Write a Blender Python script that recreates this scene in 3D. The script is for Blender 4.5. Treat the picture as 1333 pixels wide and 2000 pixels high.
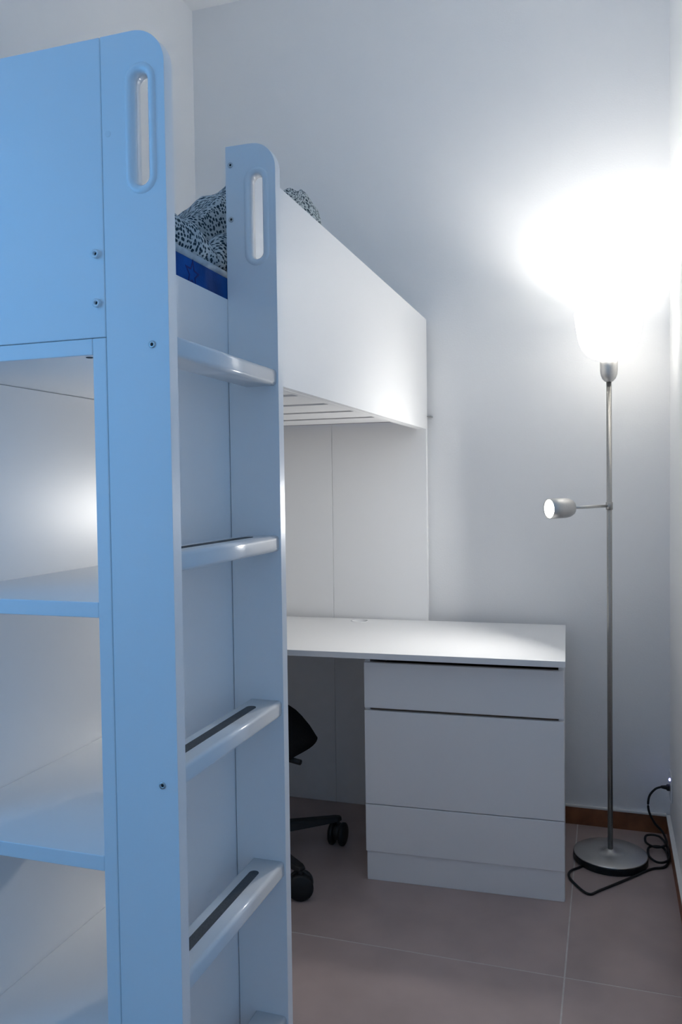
import bpy, bmesh, math, random
from mathutils import Vector, Matrix, noise
import mathutils.geometry as mg

for o in list(bpy.data.objects):
    bpy.data.objects.remove(o, do_unlink=True)
scene = bpy.context.scene
COL = scene.collection
PI = math.pi

# ------------------------------------------------------------------ camera
YAW, PITCH, ROLL, CAMH, FPX = 0.3150, 0.0315, -0.0134, 1.2244, 1598.6
_f = Vector((-math.sin(YAW) * math.cos(PITCH), math.cos(YAW) * math.cos(PITCH), -math.sin(PITCH)))
_r = Vector((math.cos(YAW), math.sin(YAW), 0))
_u = _r.cross(_f)
_R = math.cos(ROLL) * _r + math.sin(ROLL) * _u
_U = -math.sin(ROLL) * _r + math.cos(ROLL) * _u
cam_data = bpy.data.cameras.new('camera')
cam_data.sensor_fit = 'VERTICAL'
cam_data.sensor_height = 36.0
cam_data.sensor_width = 24.0
cam_data.lens = FPX / 2000.0 * 36.0
cam_data.clip_start = 0.01
cam = bpy.data.objects.new('camera', cam_data)
COL.objects.link(cam)
cam.matrix_world = Matrix(((_R.x, _U.x, -_f.x, 0), (_R.y, _U.y, -_f.y, 0), (_R.z, _U.z, -_f.z, CAMH), (0, 0, 0, 1)))
scene.camera = cam

# ------------------------------------------------------------------ world, window light, exposure
world = bpy.data.worlds.new('dusk_sky')
scene.world = world
world.use_nodes = True
bg = world.node_tree.nodes['Background']
bg.inputs['Color'].default_value = (0.17, 0.50, 1.0, 1)
bg.inputs['Strength'].default_value = 1.62
LAMP_W = 9.4
SHADE_GLOW = 1.6
SPOT_W = 2.9
vs = scene.view_settings
vs.view_transform = 'Standard'
vs.look = 'None'
vs.exposure = 0.76
vs.gamma = 1.0
vs.use_curve_mapping = False
scene.cycles.max_bounces = 9
scene.cycles.diffuse_bounces = 8
scene.cycles.use_adaptive_sampling = True
scene.cycles.adaptive_threshold = 0.03
scene.cycles.caustics_reflective = False
scene.cycles.caustics_refractive = False
scene.cycles.sample_clamp_indirect = 6.0

# ------------------------------------------------------------------ measures (metres)
XS, XL = -0.635, -0.5405            # side of the bed, outer edge of the ladder
Y1, Y2, Y3 = 0.948, 1.319, 2.998    # near end, far ladder panel, far end
XR, XLW, YW, ZC, YB = 0.2046, -1.592, 3.028, 3.153, -1.7
ZT = 1.82
T = 0.0215                          # board thickness
WIN = (-0.80, 0.55, 0.85, 2.30)     # window opening in the left wall, nearer than the bed

pl = bpy.data.lights.new('window_portal', 'AREA')
pl.shape = 'RECTANGLE'
pl.size, pl.size_y = WIN[3] - WIN[2], WIN[1] - WIN[0]
pl.cycles.is_portal = True
po = bpy.data.objects.new('window_portal', pl)
COL.objects.link(po)
po.location = (XLW - 0.05, (WIN[0] + WIN[1]) / 2, (WIN[2] + WIN[3]) / 2)
po.rotation_euler = (0, -PI / 2, 0)

# ------------------------------------------------------------------ materials
def mat(name, col, rough=0.5, metal=0.0, noise_amt=0.0, noise_scale=20.0, bump=0.0, bump_scale=300.0, spec=0.5):
    m = bpy.data.materials.new(name)
    m.use_nodes = True
    nt = m.node_tree
    b = nt.nodes['Principled BSDF']
    b.inputs['Base Color'].default_value = (*col, 1)
    b.inputs['Roughness'].default_value = rough
    b.inputs['Metallic'].default_value = metal
    b.inputs['Specular IOR Level'].default_value = spec
    tc = nt.nodes.new('ShaderNodeTexCoord')
    if noise_amt:
        n = nt.nodes.new('ShaderNodeTexNoise')
        n.inputs['Scale'].default_value = noise_scale
        n.inputs['Detail'].default_value = 3
        nt.links.new(tc.outputs['Object'], n.inputs['Vector'])
        r = nt.nodes.new('ShaderNodeValToRGB')
        r.color_ramp.elements[0].position = 0.3
        r.color_ramp.elements[1].position = 0.7
        r.color_ramp.elements[0].color = (*[c * (1 - noise_amt) for c in col], 1)
        r.color_ramp.elements[1].color = (*[min(1, c * (1 + noise_amt)) for c in col], 1)
        nt.links.new(n.outputs['Fac'], r.inputs['Fac'])
        nt.links.new(r.outputs['Color'], b.inputs['Base Color'])
    if bump:
        n2 = nt.nodes.new('ShaderNodeTexNoise')
        n2.inputs['Scale'].default_value = bump_scale
        n2.inputs['Detail'].default_value = 1
        nt.links.new(tc.outputs['Object'], n2.inputs['Vector'])
        bp = nt.nodes.new('ShaderNodeBump')
        bp.inputs['Strength'].default_value = bump
        bp.inputs['Distance'].default_value = 0.001
        nt.links.new(n2.outputs['Fac'], bp.inputs['Height'])
        nt.links.new(bp.outputs['Normal'], b.inputs['Normal'])
    return m

def emis(name, col, strength):
    m = bpy.data.materials.new(name)
    m.use_nodes = True
    b = m.node_tree.nodes['Principled BSDF']
    b.inputs['Base Color'].default_value = (0.8, 0.8, 0.8, 1)
    b.inputs['Emission Color'].default_value = (*col, 1)
    b.inputs['Emission Strength'].default_value = strength
    return m

M = {}
M['wall'] = mat('white_paint', (0.90, 0.90, 0.90), 0.75, 0, 0, 3, 0.25, 160)
M['ceil'] = mat('ceiling_paint', (0.92, 0.92, 0.92), 0.8)
M['foil'] = mat('white_foil_board', (0.87, 0.87, 0.87), 0.30, 0, 0, 60, 0.10, 900, 0.5)
M['plastic'] = mat('white_plastic', (0.86, 0.86, 0.86), 0.22, 0, 0, 20, 0, 300, 0.5)
M['grip'] = mat('grey_grip', (0.10, 0.105, 0.11), 0.85, 0, 0.15, 400, 0.3, 1500, 0.2)
M['hole'] = mat('dark_hole', (0.015, 0.017, 0.02), 0.8)
M['steel'] = mat('brushed_nickel', (0.42, 0.41, 0.39), 0.36, 1.0, 0.06, 300)
M['steel_light'] = mat('satin_nickel', (0.62, 0.61, 0.59), 0.42, 1.0, 0.04, 300)
M['rubber'] = mat('black_rubber', (0.012, 0.012, 0.013), 0.5, 0, 0, 20, 0, 300, 0.4)
M['blackp'] = mat('black_plastic', (0.014, 0.013, 0.014), 0.55, 0, 0.1, 60)
M['blackf'] = mat('black_fabric', (0.018, 0.016, 0.016), 0.9, 0, 0.3, 300, 0.5, 900, 0.1)
M['tile'] = mat('taupe_tile', (0.42, 0.335, 0.315), 0.42, 0, 0.10, 5, 0.15, 60, 0.4)
M['grout'] = mat('light_grout', (0.55, 0.52, 0.50), 0.85, 0, 0.08, 40)
M['skirt'] = mat('brown_skirting', (0.26, 0.095, 0.038), 0.5, 0, 0.25, 18)
M['caulk'] = mat('white_caulk', (0.80, 0.79, 0.77), 0.6)
M['inside'] = mat('raw_board', (0.30, 0.22, 0.17), 0.8, 0, 0.1, 30)
M['led'] = emis('blue_led', (0.35, 0.35, 1.0), 6.0)
M['disc'] = emis('lit_lens', (1.0, 1.0, 0.98), 4.0)
M['star'] = mat('dark_blue_print', (0.004, 0.022, 0.16), 0.8, 0, 0.1, 40)
M['mattress'] = mat('blue_ticking', (0.003, 0.075, 0.32), 0.75, 0, 0.35, 14, 0.4, 700, 0.2)
M['piping'] = mat('grey_piping', (0.50, 0.55, 0.58), 0.8, 0, 0.1, 80, 0.3, 500, 0.2)
M['under'] = mat('brown_base_cloth', (0.10, 0.065, 0.05), 0.9, 0, 0.15, 60)
M['matt_top'] = mat('grey_ticking', (0.50, 0.54, 0.57), 0.85, 0, 0.08, 80, 0.3, 500, 0.2)

def shade_material():
    m = bpy.data.materials.new('opal_shade')
    m.use_nodes = True
    nt = m.node_tree
    out = nt.nodes['Material Output']
    nt.nodes.remove(nt.nodes['Principled BSDF'])
    t = nt.nodes.new('ShaderNodeBsdfTranslucent')
    t.inputs['Color'].default_value = (0.95, 0.95, 0.94, 1)
    d = nt.nodes.new('ShaderNodeBsdfDiffuse')
    d.inputs['Color'].default_value = (0.9, 0.9, 0.89, 1)
    mx = nt.nodes.new('ShaderNodeMixShader')
    mx.inputs['Fac'].default_value = 0.95
    nt.links.new(t.outputs[0], mx.inputs[1])
    nt.links.new(d.outputs[0], mx.inputs[2])
    em = nt.nodes.new('ShaderNodeEmission')
    em.inputs['Color'].default_value = (1.0, 0.97, 0.91, 1)
    em.inputs['Strength'].default_value = SHADE_GLOW
    ad = nt.nodes.new('ShaderNodeAddShader')
    nt.links.new(mx.outputs[0], ad.inputs[0])
    nt.links.new(em.outputs[0], ad.inputs[1])
    nt.links.new(ad.outputs[0], out.inputs['Surface'])
    return m
M['shade'] = shade_material()

def duvet_material():
    m = bpy.data.materials.new('spotted_cotton')
    m.use_nodes = True
    nt = m.node_tree
    b = nt.nodes['Principled BSDF']
    b.inputs['Roughness'].default_value = 0.9
    b.inputs['Specular IOR Level'].default_value = 0.15
    uv = nt.nodes.new('ShaderNodeUVMap')
    nz = nt.nodes.new('ShaderNodeTexNoise')
    nz.inputs['Scale'].default_value = 60
    nt.links.new(uv.outputs['UV'], nz.inputs['Vector'])
    add = nt.nodes.new('ShaderNodeMixRGB')
    add.inputs['Fac'].default_value = 0.006
    nt.links.new(uv.outputs['UV'], add.inputs[1])
    nt.links.new(nz.outputs['Color'], add.inputs[2])
    v = nt.nodes.new('ShaderNodeTexVoronoi')
    v.inputs['Scale'].default_value = 138
    v.inputs['Randomness'].default_value = 0.75
    nt.links.new(add.outputs['Color'], v.inputs['Vector'])
    r = nt.nodes.new('ShaderNodeValToRGB')
    r.color_ramp.elements[0].position = 0.36
    r.color_ramp.elements[0].color = (0.022, 0.045, 0.065, 1)
    r.color_ramp.elements[1].position = 0.47
    r.color_ramp.elements[1].color = (0.50, 0.56, 0.58, 1)
    nt.links.new(v.outputs['Distance'], r.inputs['Fac'])
    nt.links.new(r.outputs['Color'], b.inputs['Base Color'])
    return m
M['duvet'] = duvet_material()

# ------------------------------------------------------------------ helpers
WPOS = {}

def obj(name, data, material, parent=None, w=(0, 0, 0), bevel=0.0, smooth=False, seg=2):
    """data: bmesh or mesh; w: place in the root thing's (unrotated) space"""
    if isinstance(data, bmesh.types.BMesh):
        bmesh.ops.recalc_face_normals(data, faces=data.faces)
        me = bpy.data.meshes.new(name)
        data.to_mesh(me)
        data.free()
        me.materials.append(material)
        if smooth:
            for p in me.polygons:
                p.use_smooth = True
    else:
        me = data
    o = bpy.data.objects.new(name, me)
    COL.objects.link(o)
    w = Vector(w)
    WPOS[o] = w
    if parent is not None:
        o.parent = parent
        o.location = w - WPOS[parent]
    else:
        o.location = w
    if bevel:
        b = o.modifiers.new('bevel', 'BEVEL')
        b.width = bevel
        b.segments = seg
        b.limit_method = 'ANGLE'
        b.angle_limit = math.radians(40)
    return o

def tag(o, label, cat, group=None):
    o['label'] = label
    o['category'] = cat
    if group:
        o['group'] = group
    return o

def thing(name, label, cat, loc=(0, 0, 0), rotz=0.0, local=False):
    o = bpy.data.objects.new(name, None)
    COL.objects.link(o)
    o.location = loc
    o.rotation_euler = (0, 0, rotz)
    o.empty_display_size = 0.1
    WPOS[o] = Vector((0, 0, 0)) if local else Vector(loc)
    return tag(o, label, cat)

def bx(bm, x0, x1, y0, y1, z0, z1):
    v = [bm.verts.new((x, y, z)) for z in (z0, z1) for x, y in ((x0, y0), (x1, y0), (x1, y1), (x0, y1))]
    for q in ((0, 3, 2, 1), (4, 5, 6, 7), (0, 1, 5, 4), (1, 2, 6, 5), (2, 3, 7, 6), (3, 0, 4, 7)):
        bm.faces.new([v[i] for i in q])

def box(name, x0, x1, y0, y1, z0, z1, material, parent=None, bevel=0.0012):
    c = Vector(((x0 + x1) / 2, (y0 + y1) / 2, (z0 + z1) / 2))
    bm = bmesh.new()
    bx(bm, x0 - c.x, x1 - c.x, y0 - c.y, y1 - c.y, z0 - c.z, z1 - c.z)
    return obj(name, bm, material, parent, c, bevel)

def struct(o):
    o['kind'] = 'structure'
    return o

def plate(outer, holes, fn, t0, t1):
    """2D outline with holes -> solid between t0 and t1; fn(a,b,t) gives the 3D point"""
    polys = [outer] + holes
    pts = [Vector((a, b, 0)) for pl_ in polys for a, b in pl_]
    tris = mg.tessellate_polygon([[Vector((a, b, 0)) for a, b in pl_] for pl_ in polys])
    bm = bmesh.new()
    lo = [bm.verts.new(fn(p.x, p.y, t0)) for p in pts]
    hi = [bm.verts.new(fn(p.x, p.y, t1)) for p in pts]
    for a, b, c in tris:
        try:
            bm.faces.new((lo[a], lo[b], lo[c]))
            bm.faces.new((hi[c], hi[b], hi[a]))
        except ValueError:
            pass
    k = 0
    for pl_ in polys:
        n = len(pl_)
        for i in range(n):
            a, b = k + i, k + (i + 1) % n
            bm.faces.new((lo[a], lo[b], hi[b], hi[a]))
        k += n
    return bm

def stadium(cx, z0, z1, r, n=12):
    out = []
    for i in range(n + 1):
        a = PI * i / n
        out.append((cx + r * math.cos(a), z1 - r + r * math.sin(a)))
    for i in range(n + 1):
        a = PI + PI * i / n
        out.append((cx + r * math.cos(a), z0 + r + r * math.sin(a)))
    return out

def lathe(profile, n=32, axis='Z', caps=True):
    bm = bmesh.new()
    rings = []
    for r, z in profile:
        ring = []
        for i in range(n):
            a = 2 * PI * i / n
            x, y = r * math.cos(a), r * math.sin(a)
            ring.append(bm.verts.new((x, y, z) if axis == 'Z' else ((z, x, y) if axis == 'X' else (x, z, y))))
        rings.append(ring)
    for A, B in zip(rings, rings[1:]):
        for i in range(n):
            j = (i + 1) % n
            bm.faces.new((A[i], A[j], B[j], B[i]))
    if caps:
        bm.faces.new(rings[0])
        bm.faces.new(rings[-1])
    return bm

def catmull(pts, k=8, closed=False):
    P = [Vector(p) for p in pts]
    n = len(P)
    out = []
    for i in range(n if closed else n - 1):
        if closed:
            p0, p1, p2, p3 = P[(i - 1) % n], P[i], P[(i + 1) % n], P[(i + 2) % n]
        else:
            p0, p1, p2, p3 = P[max(i - 1, 0)], P[i], P[i + 1], P[min(i + 2, n - 1)]
        for j in range(k):
            t = j / k
            out.append(0.5 * ((2 * p1) + (p2 - p0) * t + (2 * p0 - 5 * p1 + 4 * p2 - p3) * t * t + (3 * p1 - p0 - 3 * p2 + p3) * t ** 3))
    if not closed:
        out.append(P[-1])
    return out

def tube(bm, pts, r, n=8, closed=False):
    rings = []
    m = len(pts)
    up = Vector((0, 0, 1))
    for i, p in enumerate(pts):
        if closed:
            d = pts[(i + 1) % m] - pts[i - 1]
        else:
            d = pts[min(i + 1, m - 1)] - pts[max(i - 1, 0)]
        d.normalize()
        s = d.cross(up)
        if s.length < 1e-3:
            s = d.cross(Vector((1, 0, 0)))
        s.normalize()
        t = s.cross(d).normalized()
        rr = r(i / (m - 1)) if callable(r) else r
        rings.append([bm.verts.new(p + rr * (math.cos(2 * PI * k / n) * s + math.sin(2 * PI * k / n) * t)) for k in range(n)])
    for i in range(m if closed else m - 1):
        A, B = rings[i], rings[(i + 1) % m]
        for k in range(n):
            bm.faces.new((A[k], A[(k + 1) % n], B[(k + 1) % n], B[k]))
    if not closed:
        bm.faces.new(rings[0])
        bm.faces.new(rings[-1])

# ------------------------------------------------------------------ the room
fl = struct(box('floor', XLW - 0.1, XR + 0.1, YB - 0.1, YW + 0.1, -0.06, -0.0005, M['grout'], None, 0))
GX, GY, TS, GW = -0.1045, 2.060, 1.20, 0.0042
for i in range(-2, 2):
    for j in range(-5, 3):
        x0, x1 = GX + i * TS + GW / 2, GX + (i + 1) * TS - GW / 2
        y0, y1 = GY + j * TS + GW / 2, GY + (j + 1) * TS - GW / 2
        x0, x1 = max(x0, XLW), min(x1, XR)
        y0, y1 = max(y0, YB), min(y1, YW)
        if x1 - x0 > 0.01 and y1 - y0 > 0.01:
            box('floor_tile', x0, x1, y0, y1, -0.012, 0.0, M['tile'], fl, 0.0004)
struct(box('ceiling', XLW - 0.1, XR + 0.1, YB - 0.1, YW + 0.1, ZC, ZC + 0.1, M['ceil'], None, 0))
struct(box('wall_back', XLW - 0.1, XR + 0.1, YW, YW + 0.1, 0, ZC, M['wall'], None, 0))
struct(box('wall_right', XR, XR + 0.1, YB - 0.1, YW, 0, ZC, M['wall'], None, 0))
struct(box('wall_front', XLW - 0.1, XR, YB - 0.1, YB, 0, ZC, M['wall'], None, 0))
wl = plate([(YB, 0), (YW, 0), (YW, ZC), (YB, ZC)],
           [[(WIN[0], WIN[2]), (WIN[0], WIN[3]), (WIN[1], WIN[3]), (WIN[1], WIN[2])]],
           lambda a, b, t: (t, a, b), XLW - 0.1, XLW)
struct(obj('wall_left', wl, M['wall']))
wf = plate([(WIN[0], WIN[2]), (WIN[1], WIN[2]), (WIN[1], WIN[3]), (WIN[0], WIN[3])],
           [[(WIN[0] + .05, WIN[2] + .05), (WIN[0] + .05, WIN[3] - .05), (WIN[1] - .05, WIN[3] - .05), (WIN[1] - .05, WIN[2] + .05)]],
           lambda a, b, t: (t, a, b), XLW - 0.085, XLW - 0.055)
struct(obj('window_1', wf, M['plastic']))
# skirting with a light caulked top edge
bb = struct(box('baseboard_back', XS + 0.04, XR - 0.0125, YW - 0.012, YW, 0, 0.062, M['skirt'], None, 0.001))
box('caulk_line', XS + 0.04, XR - 0.0125, YW - 0.0135, YW, 0.062, 0.069, M['caulk'], bb, 0.001)
br = struct(box('baseboard_right', XR - 0.012, XR, YB, YW, 0, 0.062, M['skirt'], None, 0.001))
box('caulk_line', XR - 0.0135, XR, YB, YW - 0.0136, 0.062, 0.069, M['caulk'], br, 0.001)

# ------------------------------------------------------------------ loft bed
BX0 = -1.572
bed = thing('loft_bed', 'white loft bed with ladder, guard rail and open shelves under its near end', 'bed', ((BX0 + XS) / 2, (Y1 + Y3) / 2, 0))
SLOT = dict(cx=-0.5765, z0=1.619, z1=1.768, r=0.0128)

def ladder_panel(y):
    rc = 0.046
    out = [(XS + 0.0006, 0), (XL, 0)]
    for i in range(13):
        a = (PI / 2) * i / 12
        out.append((XL - rc + rc * math.cos(a), ZT - rc + rc * math.sin(a)))
    out.append((XS + 0.0006, ZT))
    hole = stadium(**SLOT)
    bm = plate(out, [hole], lambda a, b, t: (a, t, b), y, y + T)
    p = obj('ladder_panel', bm, M['foil'], bed, (0, 0, 0), 0.0014)
    # plastic insert lining the hand hole
    for side, yy, sg in ((0, y, -1), (1, y + T, 1)):
        bmr = bmesh.new()
        prof = ((0.0102, 0.0), (0.0085, 0.0022), (0.004, 0.0024), (0.0012, 0.0012), (-0.0012, -0.0008), (-0.0012, -0.0105))
        rings = []
        for dr, dy in prof:
            st = stadium(SLOT['cx'], SLOT['z0'] - dr, SLOT['z1'] + dr, SLOT['r'] + dr)
            rings.append([bmr.verts.new((a, yy + sg * dy, b)) for a, b in st])
        for A, B in zip(rings, rings[1:]):
            n = len(A)
            for i in range(n):
                bmr.faces.new((A[i], A[(i + 1) % n], B[(i + 1) % n], B[i]))
        obj('handle_trim', bmr, M['plastic'], p, (0, 0, 0), 0, True)
    return p

pn = ladder_panel(Y1)
pf = ladder_panel(Y2)

# screws: a shallow ring and a dark socket, facing the photo's side (-Y)
def ring_mesh(r_out, r_in, h, m='plastic'):
    prof = [(r_out, 0.0), (r_out * 0.96, -h), (r_in * 1.25, -h), (r_in, -h * 0.7), (r_in, 0.0)]
    bm = lathe(prof, 20, 'Y', caps=False)
    bmesh.ops.recalc_face_normals(bm, faces=bm.faces)
    me = bpy.data.meshes.new('screw_ring')
    bm.to_mesh(me); bm.free()
    me.materials.append(M[m])
    for p in me.polygons: p.use_smooth = True
    return me
def disc_mesh(r, m, name, h=0.0004):
    bm = lathe([(r, 0), (r, -h)], 16, 'Y')
    bmesh.ops.recalc_face_normals(bm, faces=bm.faces)
    me = bpy.data.meshes.new(name)
    bm.to_mesh(me); bm.free()
    me.materials.append(m)
    return me
BOLT, BOLTH = ring_mesh(0.0062, 0.0024, 0.0042), disc_mesh(0.0026, M['hole'], 'bolt_socket')
SCR, SCRH = ring_mesh(0.0048, 0.0021, 0.0012, 'steel_light'), disc_mesh(0.0023, M['hole'], 'screw_socket')
CAP = disc_mesh(0.004, M['plastic'], 'screw_cap', 0.0006)

endp_out = [(XS - 0.0006, 1.4276), (XS - 0.0006, ZT)]
for i in range(13):
    a = PI / 2 + (PI / 2) * i / 12
    endp_out.append((BX0 + 0.046 + 0.046 * math.cos(a), ZT - 0.046 + 0.046 * math.sin(a)))
endp_out.append((BX0, 1.4276))
endp = obj('end_panel', plate(endp_out, [], lambda a, b, t: (a, t, b), Y1, Y1 + T), M['foil'], bed, (0, 0, 0), 0.0012)
for z in (1.538, 1.473):
    for x in (-0.6475, BX0 + 0.015):
        b_ = obj('bolt', BOLT, None, endp, (x, Y1, z))
        obj('bolt_socket', BOLTH, None, endp, (x, Y1, z))
for x, z in ((-0.5655, 1.413), (-0.5635, 0.830), (-0.5635, 0.25)):
    obj('screw', SCR, None, pn, (x, Y1, z)); obj('screw_socket', SCRH, None, pn, (x, Y1, z))
obj('screw_cap', CAP, None, pn, (-0.6255, Y1, 1.693))
for x, z in ((-0.6245, 1.787), (-0.6245, 1.693)):
    obj('screw', SCR, None, pf, (x, Y2, z)); obj('screw_socket', SCRH, None, pf, (x, Y2, z))

# rungs
RD0, RD1 = -0.604, XL - 0.0035
def rung_meshes():
    w, h, ra = RD1 - RD0, 0.028, 0.0068
    L = Y2 - (Y1 + T)
    prof = []
    for (cx, cz, a0) in ((w / 2 - ra, h / 2 - ra, 0), (-w / 2 + ra * .6, h / 2 - ra * .6, PI / 2), (-w / 2 + ra * .6, -h / 2 + ra * .6, PI), (w / 2 - ra, -h / 2 + ra, 3 * PI / 2)):
        rr = ra if cx > 0 else ra * .6
        for i in range(7):
            a = a0 + (PI / 2) * i / 6
            prof.append((cx + rr * math.cos(a), cz + rr * math.sin(a)))
    bm = bmesh.new()
    ends = []
    for y in (-L / 2, L / 2):
        ends.append([bm.verts.new((a, y, b)) for a, b in prof])
    n = len(prof)
    for i in range(n):
        bm.faces.new((ends[0][i], ends[0][(i + 1) % n], ends[1][(i + 1) % n], ends[1][i]))
    bm.faces.new(ends[0]); bm.faces.new(ends[1])
    bmesh.ops.recalc_face_normals(bm, faces=bm.faces)
    me = bpy.data.meshes.new('rung'); bm.to_mesh(me); bm.free()
    me.materials.append(M['plastic'])
    for p in me.polygons: p.use_smooth = len(p.vertices) == 4
    # grip strip: a long flat stadium
    st = stadium(0, -0.135, 0.135, 0.0085)
    g = plate(st, [], lambda a, b, t: (a, b, t), -0.0004, 0.0007)
    bmesh.ops.recalc_face_normals(g, faces=g.faces)
    mg_ = bpy.data.meshes.new('grip_strip'); g.to_mesh(mg_); g.free()
    mg_.materials.append(M['grip'])
    return me, mg_, h
rme, gme, RH = rung_meshes()
ry = (Y1 + T + Y2) / 2
for z in (1.414, 1.126, 0.836, 0.550, 0.272):
    r_ = obj('rung', rme, None, bed, ((RD0 + RD1) / 2, ry, z))
    g_ = obj('grip_strip', gme, None, r_, ((RD0 + RD1) / 2 - 0.004, ry - 0.006, z + RH / 2))
    g_['label'] = 'dark grey grip strip'

# side of the bed: low board behind the ladder, high guard rail beyond it
box('side_board', XS - 0.018, XS, Y1 + T, Y2 + T, 1.4285, 1.556, M['foil'], bed)
gr = [(Y2 + T + 0.022, 1.431), (Y3 - T, 1.431), (Y3 - T, 1.8365), (Y2 + T + 0.022, 1.8365)]
obj('guard_rail', plate(gr, [], lambda a, b, t: (t, a, b), XS - 0.018, XS), M['foil'], bed, (0, 0, 0), 0.0016)
box('back_rail', BX0, BX0 + 0.018, Y1 + T, Y3 - T, 1.431, 1.8365, M['foil'], bed)
# far end, two boards side by side
box('end_board', -1.0035, XS, Y3 - T, Y3, 0, 1.8365, M['foil'], bed, 0.0012)
box('end_board', BX0, -1.0045, Y3 - T, Y3, 0, 1.8365, M['foil'], bed, 0.0012)
box('wall_bracket', XS + 0.0002, XS + 0.016, Y3 - 0.008, Y3 + 0.029, 1.4765, 1.4795, M['steel'], bed, 0.0005)
# ledges and slats
box('ledge', XS - 0.036, XS - 0.0182, Y1 + T, Y3 - T, 1.431, 1.446, M['foil'], bed)
box('ledge', BX0 + 0.0182, BX0 + 0.036, Y1 + T, Y3 - T, 1.431, 1.446, M['foil'], bed)
SP, SG = 0.232, 0.042
slat_me = None
for k in range(-4, 5):
    y0 = 1.862 + SG / 2 + (k - 1) * SP
    y1 = y0 + SP - SG
    y0, y1 = max(y0, Y1 + T + 0.002), min(y1, Y3 - T - 0.002)
    if y1 - y0 < 0.03:
        continue
    full = abs((y1 - y0) - (SP - SG)) < 1e-6
    c = Vector((((BX0 + 0.019) + (XS - 0.019)) / 2, (y0 + y1) / 2, 1.4535))
    if full and slat_me is not None:
        obj('slat', slat_me, None, bed, c)
    else:
        o = box('slat', BX0 + 0.019, XS - 0.019, y0, y1, 1.4465, 1.4605, M['foil'], bed, 0)
        if full: slat_me = o.data

# open shelves under the near end
XW, YS = -0.977, 1.50
box('shelf_side', XS - 0.0215, XS - 0.0008, Y1, YS, 0, 1.4268, M['foil'], bed)
box('shelf_side', XW - 0.02, XW, Y1, YS, 0, 1.4045, M['foil'], bed)
top = box('shelf_top', XW - 0.02, XS - 0.022, Y1, YS, 1.405, 1.4268, M['foil'], bed)
for z1 in (1.0715, 0.7226, 0.3740, 0.070):
    box('shelf', XW + 0.0004, XS - 0.0219, Y1 + 0.0005, YS, z1 - 0.0215, z1, M['foil'], bed)
# dark screw hole in the underside of the top
bm = lathe([(0.0048, 0), (0.0048, -0.0005)], 16)
obj('cam_hole', bm, M['hole'], top, (-0.6735, Y1 + 0.017, 1.4049))
# second storage column, out of the picture to the left
box('shelf_side', BX0, BX0 + 0.02, Y1, YS, 0, 1.4268, M['foil'], bed)
box('shelf_top', BX0 + 0.0202, XW - 0.0202, Y1, YS, 1.405, 1.4268, M['foil'], bed)
box('column_door', BX0 + 0.0202, XW - 0.0202, Y1 + 0.001, Y1 + 0.018, 0.02, 1.404, M['foil'], bed)

# ------------------------------------------------------------------ mattress
MX0, MX1, MY0, MY1, MZ0, MZ1 = BX0 + 0.022, XS - 0.0215, Y1 + T + 0.006, Y3 - T - 0.006, 1.4605, 1.613
mt = thing('mattress', 'blue mattress printed with stars, with pale grey piping, lying in the loft bed', 'mattress', ((MX0 + MX1) / 2, (MY0 + MY1) / 2, MZ0))
box('underside', MX0 + .008, MX1 - .008, MY0 + .008, MY1 - .008, MZ0, MZ0 + .003, M['under'], mt, 0)
box('cover', MX0, MX1, MY0, MY1, MZ0 + .0005, MZ1 - 0.004, M['mattress'], mt, 0.006)
box('top_panel', MX0 + 0.006, MX1 - 0.006, MY0 + 0.006, MY1 - 0.006, MZ1 - 0.0045, MZ1 + 0.003, M['matt_top'], mt, 0.002)
bm = bmesh.new()
cpt = []
for cx, cy, a0 in ((MX1 - .03, MY1 - .03, 0), (MX0 + .03, MY1 - .03, PI / 2), (MX0 + .03, MY0 + .03, PI), (MX1 - .03, MY0 + .03, 1.5 * PI)):
    for i in range(6):
        a = a0 + PI / 2 * i / 5
        cpt.append(Vector((cx + .0265 * math.cos(a), cy + .0265 * math.sin(a), MZ1 - 0.002)))
tube(bm, cpt, 0.0068, 10, True)
obj('piping', bm, M['piping'], mt, (0, 0, 0), 0, True)
def star_mesh(R):
    pts = []
    for i in range(10):
        a = PI / 2 + PI * i / 5
        r = R if i % 2 == 0 else R * 0.45
        pts.append((r * math.cos(a), r * math.sin(a)))
    inn = [(a * 0.72, b * 0.72) for a, b in pts]
    bm = plate(pts, [inn[::-1]], lambda a, b, t: (t, a, b), -0.0003, 0.0005)
    bmesh.ops.recalc_face_normals(bm, faces=bm.faces)
    me = bpy.data.meshes.new('printed_star'); bm.to_mesh(me); bm.free()
    me.materials.append(M['star'])
    return me
stm = star_mesh(0.026)
random.seed(4)
for i in range(16):
    y = 1.02 + i * 0.118 + random.uniform(-.015, .015)
    z = MZ0 + (0.125 if i % 2 == 0 else 0.112) - 0.005
    if i == 2: y, z = 1.232, 1.580
    s_ = obj('printed_star', stm, None, mt, (MX1, y, z))
    s_.rotation_euler = (random.uniform(-.5, .5), 0, 0)

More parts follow.
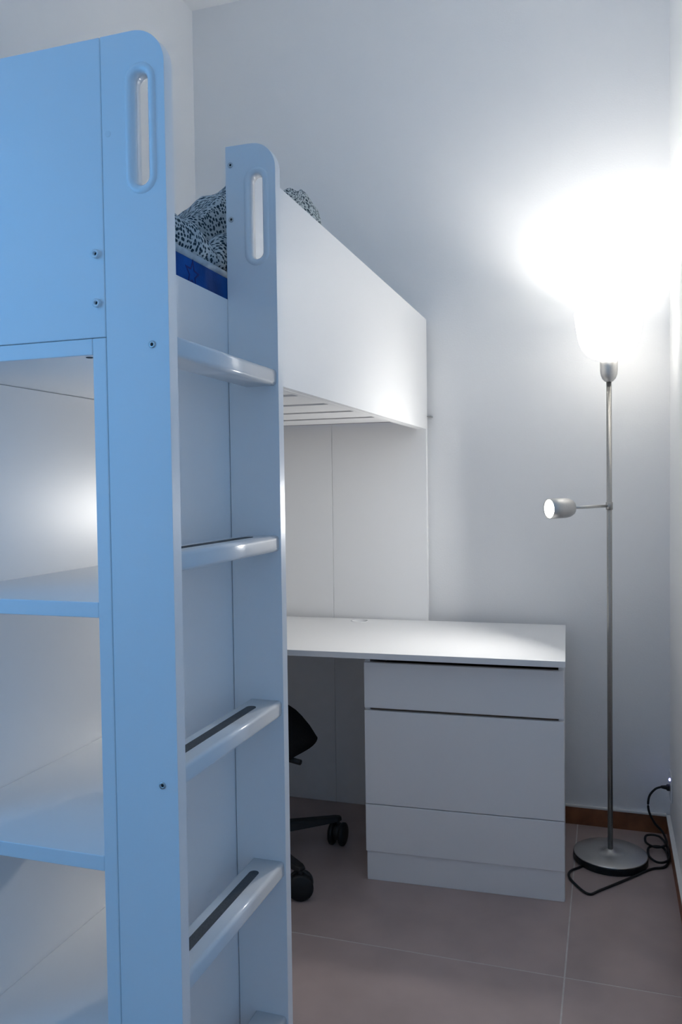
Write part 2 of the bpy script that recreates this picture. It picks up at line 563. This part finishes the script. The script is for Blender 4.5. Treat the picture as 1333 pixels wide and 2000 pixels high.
# ------------------------------------------------------------------ duvet
def interp(tab, x):
    if x <= tab[0][0]: return tab[0][1]
    for (a, fa), (b, fb) in zip(tab, tab[1:]):
        if x <= b:
            t = (x - a) / (b - a)
            t = t * t * (3 - 2 * t) * 0.5 + t * 0.5
            return fa + (fb - fa) * t
    return tab[-1][1]
RIDGE = ((1.02, .012), (1.20, .034), (1.32, .066), (1.38, .095), (1.44, .132), (1.50, .168), (1.60, .242), (1.72, .288), (1.86, .328), (1.93, .350), (1.99, .368), (2.07, .374), (2.13, .354), (2.19, .30), (2.30, .12), (2.45, .05), (2.75, .02))
ROLL_H = ((1.02, .030), (1.10, .050), (1.20, .060), (1.27, .058), (1.315, .046), (1.338, .026), (1.36, .050), (1.40, .078), (1.46, .085), (1.55, .070), (1.70, .080), (2.00, .070), (2.30, .060), (2.75, .03))
def section(y):
    r, q = interp(RIDGE, y), interp(ROLL_H, y)
    r = max(r, q * 1.02)
    w = 0.012 * math.sin(y * 11)
    k = [(.008, 0), (.001, .35 * q), (.006, .78 * q), (.024, 1.0 * q), (.044, .93 * q), (.056 + w * .3, .52 * q + .03 * r),
         (.070 + w * .5, .50 * q + .24 * max(0, r - q)), (.100 + w, q + .93 * max(0, r - q)), (.128 + w, r), (.19, .86 * r + .006), (.28, .50 * r + .022), (.42, .16 * r + .045), (.60, .05), (.80, .045), (.865, .006)]
    return catmull([(MX1 - e, 0, z) for e, z in k], 8)
NY = 230
YA, YE = 1.03, 2.74
bm = bmesh.new()
uvl = bm.loops.layers.uv.new('UVMap')
grid, uvs = [], {}
for j in range(NY + 1):
    y = YA + (YE - YA) * j / NY
    end = min(1.0, (y - YA) / 0.06, (YE - y) / 0.06)
    end = math.sqrt(max(0.0, 1 - (1 - end) ** 2))
    row, d, last = [], 0.0, None
    for i, p in enumerate(section(y)):
        e = MX1 - p.x
        d += (p - last).length if last is not None else 0.0
        last = p
        amp = min(1.0, max(0.0, p.z) / 0.03)
        v3 = Vector((p.x * 1.0, y * 1.0, p.z * 1.0))
        n1 = noise.noise(v3 * 8 + Vector((0, 0, 3.1))) * 0.020
        n2 = noise.noise(v3 * 21 + Vector((5, 0, 0))) * 0.008
        n3 = (0.25 - abs(noise.noise(Vector((p.x * 10 + y * 6, y * 7 - p.x * 5, p.z * 12))))) * 0.022
        back = min(1.0, max(0.0, (e - .03) / .06))
        dz = amp * (n2 + (n1 + n3) * back)
        x = p.x - amp * max(-.002, (n1 * .5 + n2 * .5) * (0.25 + back))
        vt = bm.verts.new((min(x, MX1 - .0005), y, MZ1 + 0.0056 + max(0.0, p.z + dz) * end))
        uvs[vt] = (d, y * 0.88)
        row.append(vt)
    grid.append(row)
for A, B in zip(grid, grid[1:]):
    for i in range(len(A) - 1):
        f_ = bm.faces.new((A[i], A[i + 1], B[i + 1], B[i]))
        for l in f_.loops:
            l[uvl].uv = uvs[l.vert]
duv = obj('duvet', bm, M['duvet'], None, (0, 0, 0), 0, True)
tag(duv, 'crumpled pale grey duvet with small dark spots heaped on the loft bed', 'duvet')

# ------------------------------------------------------------------ desk (slightly turned)
DROT = 0.045
desk = thing('desk', 'white desk with a drawer pedestal standing against the far wall beside the floor lamp', 'desk', (-0.114, 2.377, 0), DROT, True)
DZ = 0.7215
GRX, GRY, GRR = -0.742, 0.566, 0.029
def rect(x0, x1, y0, y1): return [(x0, y0), (x1, y0), (x1, y1), (x0, y1)]
circ = [(GRX + GRR * math.cos(2 * PI * i / 32), GRY + GRR * math.sin(2 * PI * i / 32)) for i in range(32)]
dt = obj('desk_top', plate(rect(-1.455, 0, 0, 0.618), [circ[::-1]], lambda a, b, t: (a, b, t), DZ - 0.0185, DZ), M['foil'], desk, (0, 0, 0), 0.001)
obj('cable_grommet', lathe([(GRR + .004, 0), (GRR + .003, .0014), (GRR - .001, .0012), (GRR - .0015, -.018)], 32, 'Z', False), M['plastic'], dt, (GRX, GRY, DZ), 0, True)
PX0, PX1, PF, PB = -0.601, -0.004, 0.055, 0.60
box('pedestal_side', PX1 - 0.016, PX1, PF + 0.016, PB, 0, DZ - 0.0188, M['foil'], desk)
box('pedestal_side', PX0, PX0 + 0.016, PF + 0.016, PB, 0, DZ - 0.0188, M['foil'], desk)
box('pedestal_back', PX0 + 0.0163, PX1 - 0.0163, PB - 0.006, PB, 0.03, DZ - 0.019, M['foil'], desk)
box('rail', PX0 + 0.0163, PX1 - 0.0163, PF + 0.020, PF + 0.06, 0.655, 0.672, M['inside'], desk)
box('divider', PX0 + 0.0163, PX1 - 0.0163, PF + 0.022, PB - 0.007, 0.525, 0.54, M['inside'], desk)
box('plinth', PX0 + 0.003, PX1 - 0.0012, PF + 0.006, PF + 0.0158, 0, 0.0905, M['foil'], desk)
for z0, z1 in ((0.5405, 0.681), (0.241, 0.5320), (0.092, 0.2385)):
    d_ = box('drawer', PX0 + 0.0005, PX1 - 0.0005, PF, PF + 0.0158, z0, z1, M['foil'], desk, 0.0016)
    box('drawer_box', PX0 + 0.02, PX1 - 0.02, PF + 0.0225, PB - 0.02, z0 + 0.012 + (0.003 if z0 > .5 else 0), z1 - (0.045 if z1 > .6 else 0.022), M['inside'], d_, 0)
box('side_leg', -1.453, -1.435, 0.03, 0.60, 0, DZ - 0.0188, M['foil'], desk)

# ------------------------------------------------------------------ floor lamp
LX, LY = 0.006, 2.757
lamp = thing('floor_lamp', 'lit nickel floor lamp with white bowl uplighter and small reading spot, beside desk', 'lamp', (LX, LY, 0))
LA = Vector((LX, LY, 0))
base = obj('base', lathe([(0.113, 0.0), (0.116, 0.004), (0.116, 0.020), (0.1145, 0.0225)], 64), M['rubber'], lamp, LA, 0, False)
obj('base_plate', lathe([(0.1142, 0.0222), (0.1150, 0.0245), (0.1125, 0.0262), (0.05, 0.0285), (0.018, 0.0295), (0.0125, 0.036), (0.0085, 0.038)], 64), M['steel_light'], base, LA, 0, True)
obj('pole', lathe([(0.0082, 0.030), (0.0082, 1.548)], 24), M['steel'], lamp, LA, 0, True)
obj('socket_cup', lathe([(0.0085, 1.545), (0.013, 1.547), (0.0205, 1.555), (0.0255, 1.568), (0.0272, 1.582), (0.0272, 1.617), (0.0262, 1.618)], 32), M['steel_light'], lamp, LA, 0, True)
SH = [(r_ if r_ < .03 else .03 + (r_ - .03) * .915, z_) for r_, z_ in [(0.020, 1.6175), (0.034, 1.6190), (0.052, 1.6245), (0.070, 1.6360), (0.084, 1.6520), (0.0935, 1.6720), (0.0995, 1.6950), (0.1035, 1.7200), (0.1070, 1.7450), (0.1100, 1.7660)]]
sh = obj('lamp_shade', lathe(SH, 64, 'Z', False), M['shade'], lamp, LA, 0, True)
so = sh.modifiers.new('thickness', 'SOLIDIFY'); so.thickness = 0.003; so.offset = -1
# reading spot
AX = Vector((-0.795, -0.605, -0.02)).normalized()
a0 = LA + Vector((0, 0, 1.150))
bm = bmesh.new()
a1 = a0 + AX * 0.133
tube(bm, [a0 + AX * 0.004, a0 + AX * 0.07, a1], 0.0048, 12)
arm = obj('reading_arm', bm, M['steel_light'], lamp, (0, 0, 0), 0, True)
bm = lathe([(0.0105, 0), (0.0105, 0.024)], 20)
obj('arm_collar', bm, M['steel'], lamp, a0 - Vector((0, 0, .012)), 0, True)
hp = [(0.005, 0.0), (0.014, 0.003), (0.0235, 0.010), (0.0290, 0.021), (0.0312, 0.034), (0.0318, 0.055), (0.0318, 0.094), (0.0296, 0.0945), (0.0290, 0.088)]
bmh = lathe(hp, 40, 'X', False)
rot = AX.to_track_quat('X', 'Z')
bmesh.ops.rotate(bmh, cent=(0, 0, 0), matrix=rot.to_matrix(), verts=bmh.verts)
head = obj('reading_head', bmh, M['steel_light'], lamp, a1 - AX * 0.002, 0, True)
bmd = lathe([(0.0296, 0.0900), (0.0280, 0.0925), (0.010, 0.0945), (0.001, 0.0948)], 40, 'X')
bmesh.ops.rotate(bmd, cent=(0, 0, 0), matrix=rot.to_matrix(), verts=bmd.verts)
obj('lit_lens', bmd, M['disc'], head, a1 - AX * 0.002, 0, True)
# mains cord: from under the base, round a loose coil, up to the wall socket
cp = [(-0.03, 2.75, .004), (-0.085, 2.672, .004), (-0.112, 2.635, .0045), (-0.117, 2.60, .0045), (-0.098, 2.553, .004), (-0.057, 2.500, .004), (-0.022, 2.535, .004), (0.069, 2.645, .004),
      (0.128, 2.718, .004), (0.170, 2.745, .005), (0.184, 2.80, .008), (0.172, 2.87, .013), (0.130, 2.865, .012), (0.125, 2.80, .011), (0.150, 2.755, .012), (0.183, 2.78, .013),
      (0.186, 2.86, .018), (0.165, 2.935, .022), (0.125, 2.940, .020), (0.120, 2.885, .018), (0.150, 2.850, .020), (0.183, 2.875, .024), (0.176, 2.945, .034), (0.150, 2.950, .062),
      (0.131, 2.950, .105), (0.133, 2.950, .150), (0.152, 2.950, .178), (0.172, 2.950, .188)]
bm = bmesh.new()
tube(bm, catmull(cp, 7), 0.0038, 8)
cord = obj('power_cord', bm, M['rubber'], lamp, (0, 0, 0), 0, True)
cord['label'] = 'black power cord'
bm = lathe([(0.0040, 0), (0.0052, 0.004), (0.0075, 0.018), (0.011, 0.020), (0.0115, 0.0285)], 16, 'X')
obj('plug', bm, M['rubber'], cord, (0.1695, 2.950, 0.188), 0, True)
# light of the bulb and of the reading spot
ld = bpy.data.lights.new('bulb_light', 'POINT')
ld.energy = LAMP_W
ld.color = (1.0, 0.97, 0.91)
ld.shadow_soft_size = 0.034
lo = bpy.data.objects.new('bulb_light', ld)
COL.objects.link(lo); lo.parent = lamp; lo.location = (0, 0, 1.680)
sd = bpy.data.lights.new('spot_light', 'AREA')
sd.shape = 'DISK'
sd.size = 0.054
sd.spread = math.radians(180)
sd.energy = SPOT_W
sd.color = (1.0, 0.985, 0.95)
so_ = bpy.data.objects.new('spot_light', sd)
COL.objects.link(so_); so_.parent = lamp
so_.location = (a1 + AX * 0.0955) - LA
so_.rotation_euler = AX.to_track_quat('-Z', 'Y').to_euler()

# ------------------------------------------------------------------ wall socket
sk = thing('wall_socket', 'small white wall socket with a blue light, low on the right wall', 'socket', (XR, 2.950, 0.195))
box('face_plate', XR - 0.0055, XR - 0.0002, 2.905, 2.995, 0.150, 0.240, M['plastic'], sk, 0.002)
bm = lathe([(0.0045, 0), (0.0042, -0.003), (0.001, -0.004)], 12, 'X')
obj('indicator_light', bm, M['led'], sk, (XR - 0.0055, 2.950, 0.2155), 0, True)

# ------------------------------------------------------------------ office chair, mostly hidden by the ladder
CHX, CHY = -1.135, 2.425
ch = thing('office_chair', 'black swivel chair half hidden behind the ladder at the desk', 'chair', (CHX, CHY, 0))
CO = Vector((CHX, CHY, 0))
def caster_angle(k): return math.radians(-35 + 72 * k)
hub = obj('gas_lift', lathe([(0.030, 0.075), (0.030, 0.12), (0.024, 0.13), (0.024, 0.28), (0.015, 0.285), (0.015, 0.36)], 20), M['blackp'], ch, CO, 0, True)
for k in range(5):
    a = caster_angle(k)
    d = Vector((math.cos(a), math.sin(a), 0)); s = Vector((-d.y, d.x, 0))
    bm = bmesh.new()
    vs_ = []
    for t, w, z0, z1 in ((0.02, .030, .080, .118), (0.17, .024, .080, .108), (0.315, .019, .084, .100), (0.332, .012, .086, .098)):
        c = d * t
        vs_.append([bm.verts.new(c + s * w + Vector((0, 0, z0))), bm.verts.new(c - s * w + Vector((0, 0, z0))), bm.verts.new(c - s * w * .7 + Vector((0, 0, z1))), bm.verts.new(c + s * w * .7 + Vector((0, 0, z1)))])
    for A, B in zip(vs_, vs_[1:]):
        for i in range(4):
            bm.faces.new((A[i], A[(i + 1) % 4], B[(i + 1) % 4], B[i]))
    bm.faces.new(vs_[0]); bm.faces.new(vs_[-1])
    obj('base_arm', bm, M['blackp'], ch, CO, 0.004)
    cc = CO + d * 0.320
    # caster: hood with two wheels
    yaw = a + 0.9 if k else 0.35
    wd = Vector((math.cos(yaw), math.sin(yaw), 0))
    bm = lathe([(0.0, -0.012), (0.026, -0.012), (0.029, -0.008), (0.029, 0.008), (0.026, 0.012), (0.0, 0.012)], 20, 'Y', False)
    hood = obj('caster', bm, M['blackp'], ch, cc + Vector((0, 0, 0.046)), 0, True)
    hood.rotation_euler = (0, 0, yaw)
    for sg in (-1, 1):
        bm = lathe([(0.008, sg * 0.010), (0.034, sg * 0.010), (0.0385, sg * 0.014), (0.0385, sg * 0.023), (0.033, sg * 0.027), (0.008, sg * 0.027)], 24, 'Y')
        bmesh.ops.translate(bm, verts=bm.verts, vec=(0, 0, -0.0075))
        wh = obj('wheel', bm, M['rubber'], hood, WPOS[hood], 0, True)
    bm = lathe([(0.007, 0.045), (0.007, 0.088)], 12)
    obj('caster_stem', bm, M['blackp'], ch, cc, 0, True)
# seat: cushion with a drooping front lip towards +X
def seat_shape(zoff_top, zoff_bot, scale):
    bm = bmesh.new()
    n, m = 14, 14
    top_, bot_ = {}, {}
    for i in range(n + 1):
        for j in range(m + 1):
            u, v = -1 + 2 * i / n, -1 + 2 * j / m
            # squircle mapping
            x = u * math.sqrt(1 - 0.46 * v * v) * 0.240 * scale
            y = v * math.sqrt(1 - 0.46 * u * u) * 0.230 * scale
            e = max(abs(u), abs(v))
            top_[i, j] = bm.verts.new((x, y, zoff_top - 0.098 * abs(u) ** 2.6 - 0.030 * abs(v) ** 4))
            if e < 1:
                bot_[i, j] = bm.verts.new((x * 0.97, y * 0.97, zoff_bot - 0.012 * u * u))
            else:
                bot_[i, j] = top_[i, j]
    for i in range(n):
        for j in range(m):
            bm.faces.new((top_[i, j], top_[i + 1, j], top_[i + 1, j + 1], top_[i, j + 1]))
            q = []
            for w in (bot_[i, j], bot_[i, j + 1], bot_[i + 1, j + 1], bot_[i + 1, j]):
                if w not in q: q.append(w)
            try:
                bm.faces.new(q)
            except ValueError:
                pass
    return bm
obj('seat', seat_shape(0.497, 0.412, 1.0), M['blackf'], ch, CO, 0, True)
bm = bmesh.new(); bx(bm, -0.10, 0.11, -0.10, 0.10, 0.335, 0.4105)
obj('tilt_mechanism', bm, M['blackp'], ch, CO, 0.012)
bm = bmesh.new()
tube(bm, [Vector((0.08, -0.05, 0.375)), Vector((0.17, -0.08, 0.380)), Vector((0.235, -0.10, 0.378))], 0.009, 8)
obj('lever', bm, M['blackp'], ch, CO, 0, True)
bm = bmesh.new()
tube(bm, catmull([(0, -0.09, .375), (0, -0.20, .38), (0, -0.247, .47), (0, -0.247, .70)], 6), 0.016, 10)
obj('back_stem', bm, M['blackp'], ch, CO, 0, True)
bm = bmesh.new()
n, m = 12, 10
F, B = {}, {}
for i in range(n + 1):
    for j in range(m + 1):
        u, v = -1 + 2 * i / n, -1 + 2 * j / m
        y = u * math.sqrt(1 - 0.35 * v * v) * 0.165
        z = 0.75 + v * math.sqrt(1 - 0.35 * u * u) * 0.17
        e = max(abs(u), abs(v))
        cx = -0.215 + 0.02 * u * u
        F[i, j] = bm.verts.new((y, cx + 0.022 * (1 - e ** 4), z))
        B[i, j] = F[i, j] if e == 1 else bm.verts.new((y, cx - 0.022 * (1 - e ** 4), z))
for i in range(n):
    for j in range(m):
        bm.faces.new((F[i, j], F[i + 1, j], F[i + 1, j + 1], F[i, j + 1]))
        q = []
        for w in (B[i, j], B[i, j + 1], B[i + 1, j + 1], B[i + 1, j]):
            if w not in q: q.append(w)
        try: bm.faces.new(q)
        except ValueError: pass
obj('backrest', bm, M['blackf'], ch, CO, 0, True)
